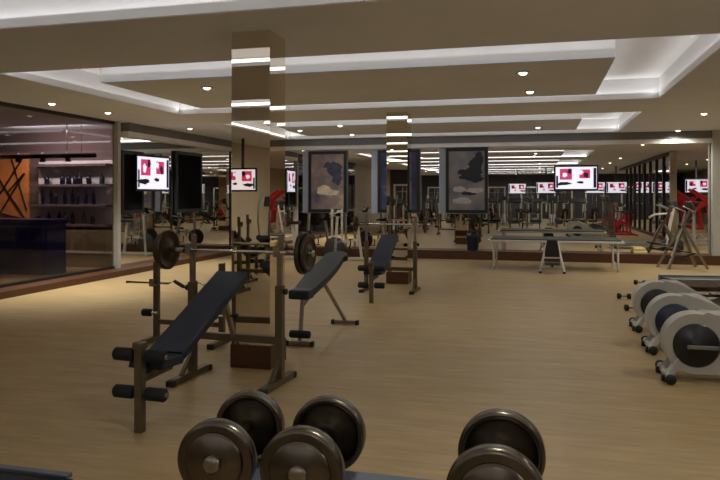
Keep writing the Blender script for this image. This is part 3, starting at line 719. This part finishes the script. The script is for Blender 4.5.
# ================================================================ ceiling downlights
lamp_px = [(207, 87), (237, 97), (523, 72), (530, 91), (52, 103), (108, 112), (190, 128), (137, 130), (173, 137), (340, 125), (352, 134), (538, 127), (704, 113), (678, 130), (228, 143), (300, 130)]
where = ['on the middle ceiling panel, left of the near column', 'on the middle ceiling panel just in front of the near column', 'on the middle ceiling panel at the right, nearer one', 'on the middle ceiling panel at the right, farther one',
         'over the left partition, leftmost of the ceiling spots', 'over the corner end of the glass partition', 'left of the near column beyond the middle panel', 'above the left television', 'above the larger dark poster',
         'on the far ceiling panel left of the far column, nearer one', 'on the far ceiling panel left of the far column, farther one', 'on the far ceiling panel above the long table', 'at the far right beyond the middle panel', 'at the far right before the mirror header', 'near the back left corner', 'on the far ceiling panel, leftmost there']
def downlight(loc, label, group=None, proto=[None]):
    if proto[0] is None:
        t = thing('downlight', label, 'ceiling light', loc, 0, group)
        MB().lathe([(.055, 0), (.075, -.004), (.085, -.012), (.06, -.014), (.052, -.008)], (0, 0, 0), (0, 0, 1), 24).build('trim_ring', M['trimring'], t)
        MB().lathe([(.0, -.003), (.05, -.006), (.045, -.022), (.03, -.034), (0, -.038)], (0, 0, 0), (0, 0, 1), 20).build('lens', M['lens'], t)
        proto[0] = t
    else: t = dup(proto[0], loc, 0, label, group)
    return t
SPOTS = []
for (px, py), w in zip(lamp_px, where):
    x, y = at(px, py, CE)
    downlight((x, y, CE-.001), 'small lit ceiling downlight ' + w); SPOTS.append((x, y))
for (x, y) in ((-4.5, 2.4), (0, 2.4), (-4.5, -2.6), (0, -2.6), (3, 2), (3, 6), (3.2, -4), (3.4, 14), (6, 11), (6, 14.5), (-7, 0), (-4.5, -9), (0, -9), (3, -9), (6.5, 8), (6.5, 4), (6.5, 0), (6.5, -5), (-6.5, -6), (-6.5, -12), (-1.5, -12.5), (3, -12.5)):  # added downlights, out of view, to brighten the rear room and alcove
    downlight((x, y, CE-.001), 'added ceiling downlight outside the view, brightens the unseen rear and alcove', 'added downlights'); SPOTS.append((x, y))

# ================================================================ light
def spot(name, loc, power, col, size=120, blend=.9, rad=.06):
    l = bpy.data.lights.new(name, 'SPOT'); l.energy = power; l.color = col; l.spot_size = math.radians(size); l.spot_blend = blend; l.shadow_soft_size = rad
    o = bpy.data.objects.new(name, l); C.objects.link(o); o.location = loc; return o
def area(name, loc, sx, sy, power, col, rot=(0, 0, 0)):
    l = bpy.data.lights.new(name, 'AREA'); l.shape = 'RECTANGLE'; l.size = sx; l.size_y = sy; l.energy = power; l.color = col
    o = bpy.data.objects.new(name, l); C.objects.link(o); o.location = loc; o.rotation_euler = rot; return o
WARM = (.97, .95, .84); COOL = (.96, .97, 1.0)
for i, (x, y) in enumerate(SPOTS):
    pw = 120 if y > 6.5 else 60
    if y < 3.5 or x > 2.4: pw = 330
    if (x < -3 and 0 < y < 3.5) or (x < -6 and -1 < y < 1): pw = 60
    ang = 165
    if x < -6.3 and y > 6: pw = 1000; ang = 95
    spot('downlight_beam', (x, y, CE-.06), pw, WARM, ang, 1.0)
# LED coves: strips on the rim's ledge and on the island's edge, shining up into the white recess
for (a, b), (ia, ib), pw in zip(coffers, isl, (.33, .29, .22, .20, .22)):
    x0, x1 = -5.5, .78; zz = CE+.05; L = x1-x0
    k = 11*pw
    area('cove_lamp', ((x0+x1)/2, ia-.06, zz), L, .1, k*.9*L, COOL, (PI+.6, 0, 0))
    area('cove_lamp', ((x0+x1)/2, ib+.06, zz), L, .1, k*.9*L, COOL, (PI-.6, 0, 0))
    area('cove_lamp', (x0-.06, (ia+ib)/2, zz), .1, ib-ia, k*.5*(ib-ia), COOL, (PI, -.6, 0))
    area('cove_lamp', (x1+.06, (ia+ib)/2, zz), .1, ib-ia, k*.5*(ib-ia), COOL, (PI, .6, 0))
    L2 = CX1-CX0-.1
    area('cove_lamp', ((CX0+CX1)/2, a+.07, zz), L2, .1, k*1.5*L2, COOL, (PI-.6, 0, 0))
    area('cove_lamp', ((CX0+CX1)/2, b-.07, zz), L2, .1, k*1.5*L2, COOL, (PI+.6, 0, 0))
    area('cove_lamp', (CX0+.07, (a+b)/2, zz), .1, b-a-.1, k*.8*(b-a), COOL, (PI, .6, 0))
    area('cove_lamp', (CX1-.07, (a+b)/2, zz), .1, b-a-.1, k*.8*(b-a), COOL, (PI, -.6, 0))
area('bar_shelf_fill', (scx, YJ1-1.1, 2.9), sw, .15, 130, (1, .93, .9), (.7, 0, 0))  # added fill aimed at the shelves, no fixture there
spot('bar_fill_spot', (-11.4, 12.2, 2.9), 130, (1, .72, .42)); spot('bar_fill_spot', (-10, 9, 2.9), 70, (1, .8, .6))  # added spots without fixtures, brighten the bar room
# low ambient from the rest of the building
w = bpy.data.worlds.new('World'); bpy.context.scene.world = w; w.use_nodes = True
w.node_tree.nodes['Background'].inputs[0].default_value = (.5, .45, .4, 1); w.node_tree.nodes['Background'].inputs[1].default_value = .05

# ================================================================ camera + render look
cam = bpy.data.cameras.new('camera'); co = bpy.data.objects.new('camera', cam); C.objects.link(co)
co.location = (0, 0, HC); co.rotation_euler = (PI/2, 0, YAW)
cam.sensor_width = 36; cam.lens = F/720*36; cam.shift_y = -(240-HOR)/720; cam.clip_end = 200
sc = bpy.context.scene; sc.camera = co
sc.view_settings.view_transform = 'Standard'; sc.view_settings.look = 'None'; sc.view_settings.gamma = 1; sc.view_settings.use_curve_mapping = False
sc.view_settings.exposure = -1.42
sc.cycles.use_denoising = True
sc.cycles.max_bounces = 10; sc.cycles.glossy_bounces = 6; sc.cycles.transparent_max_bounces = 12
sc.cycles.sample_clamp_indirect = 4
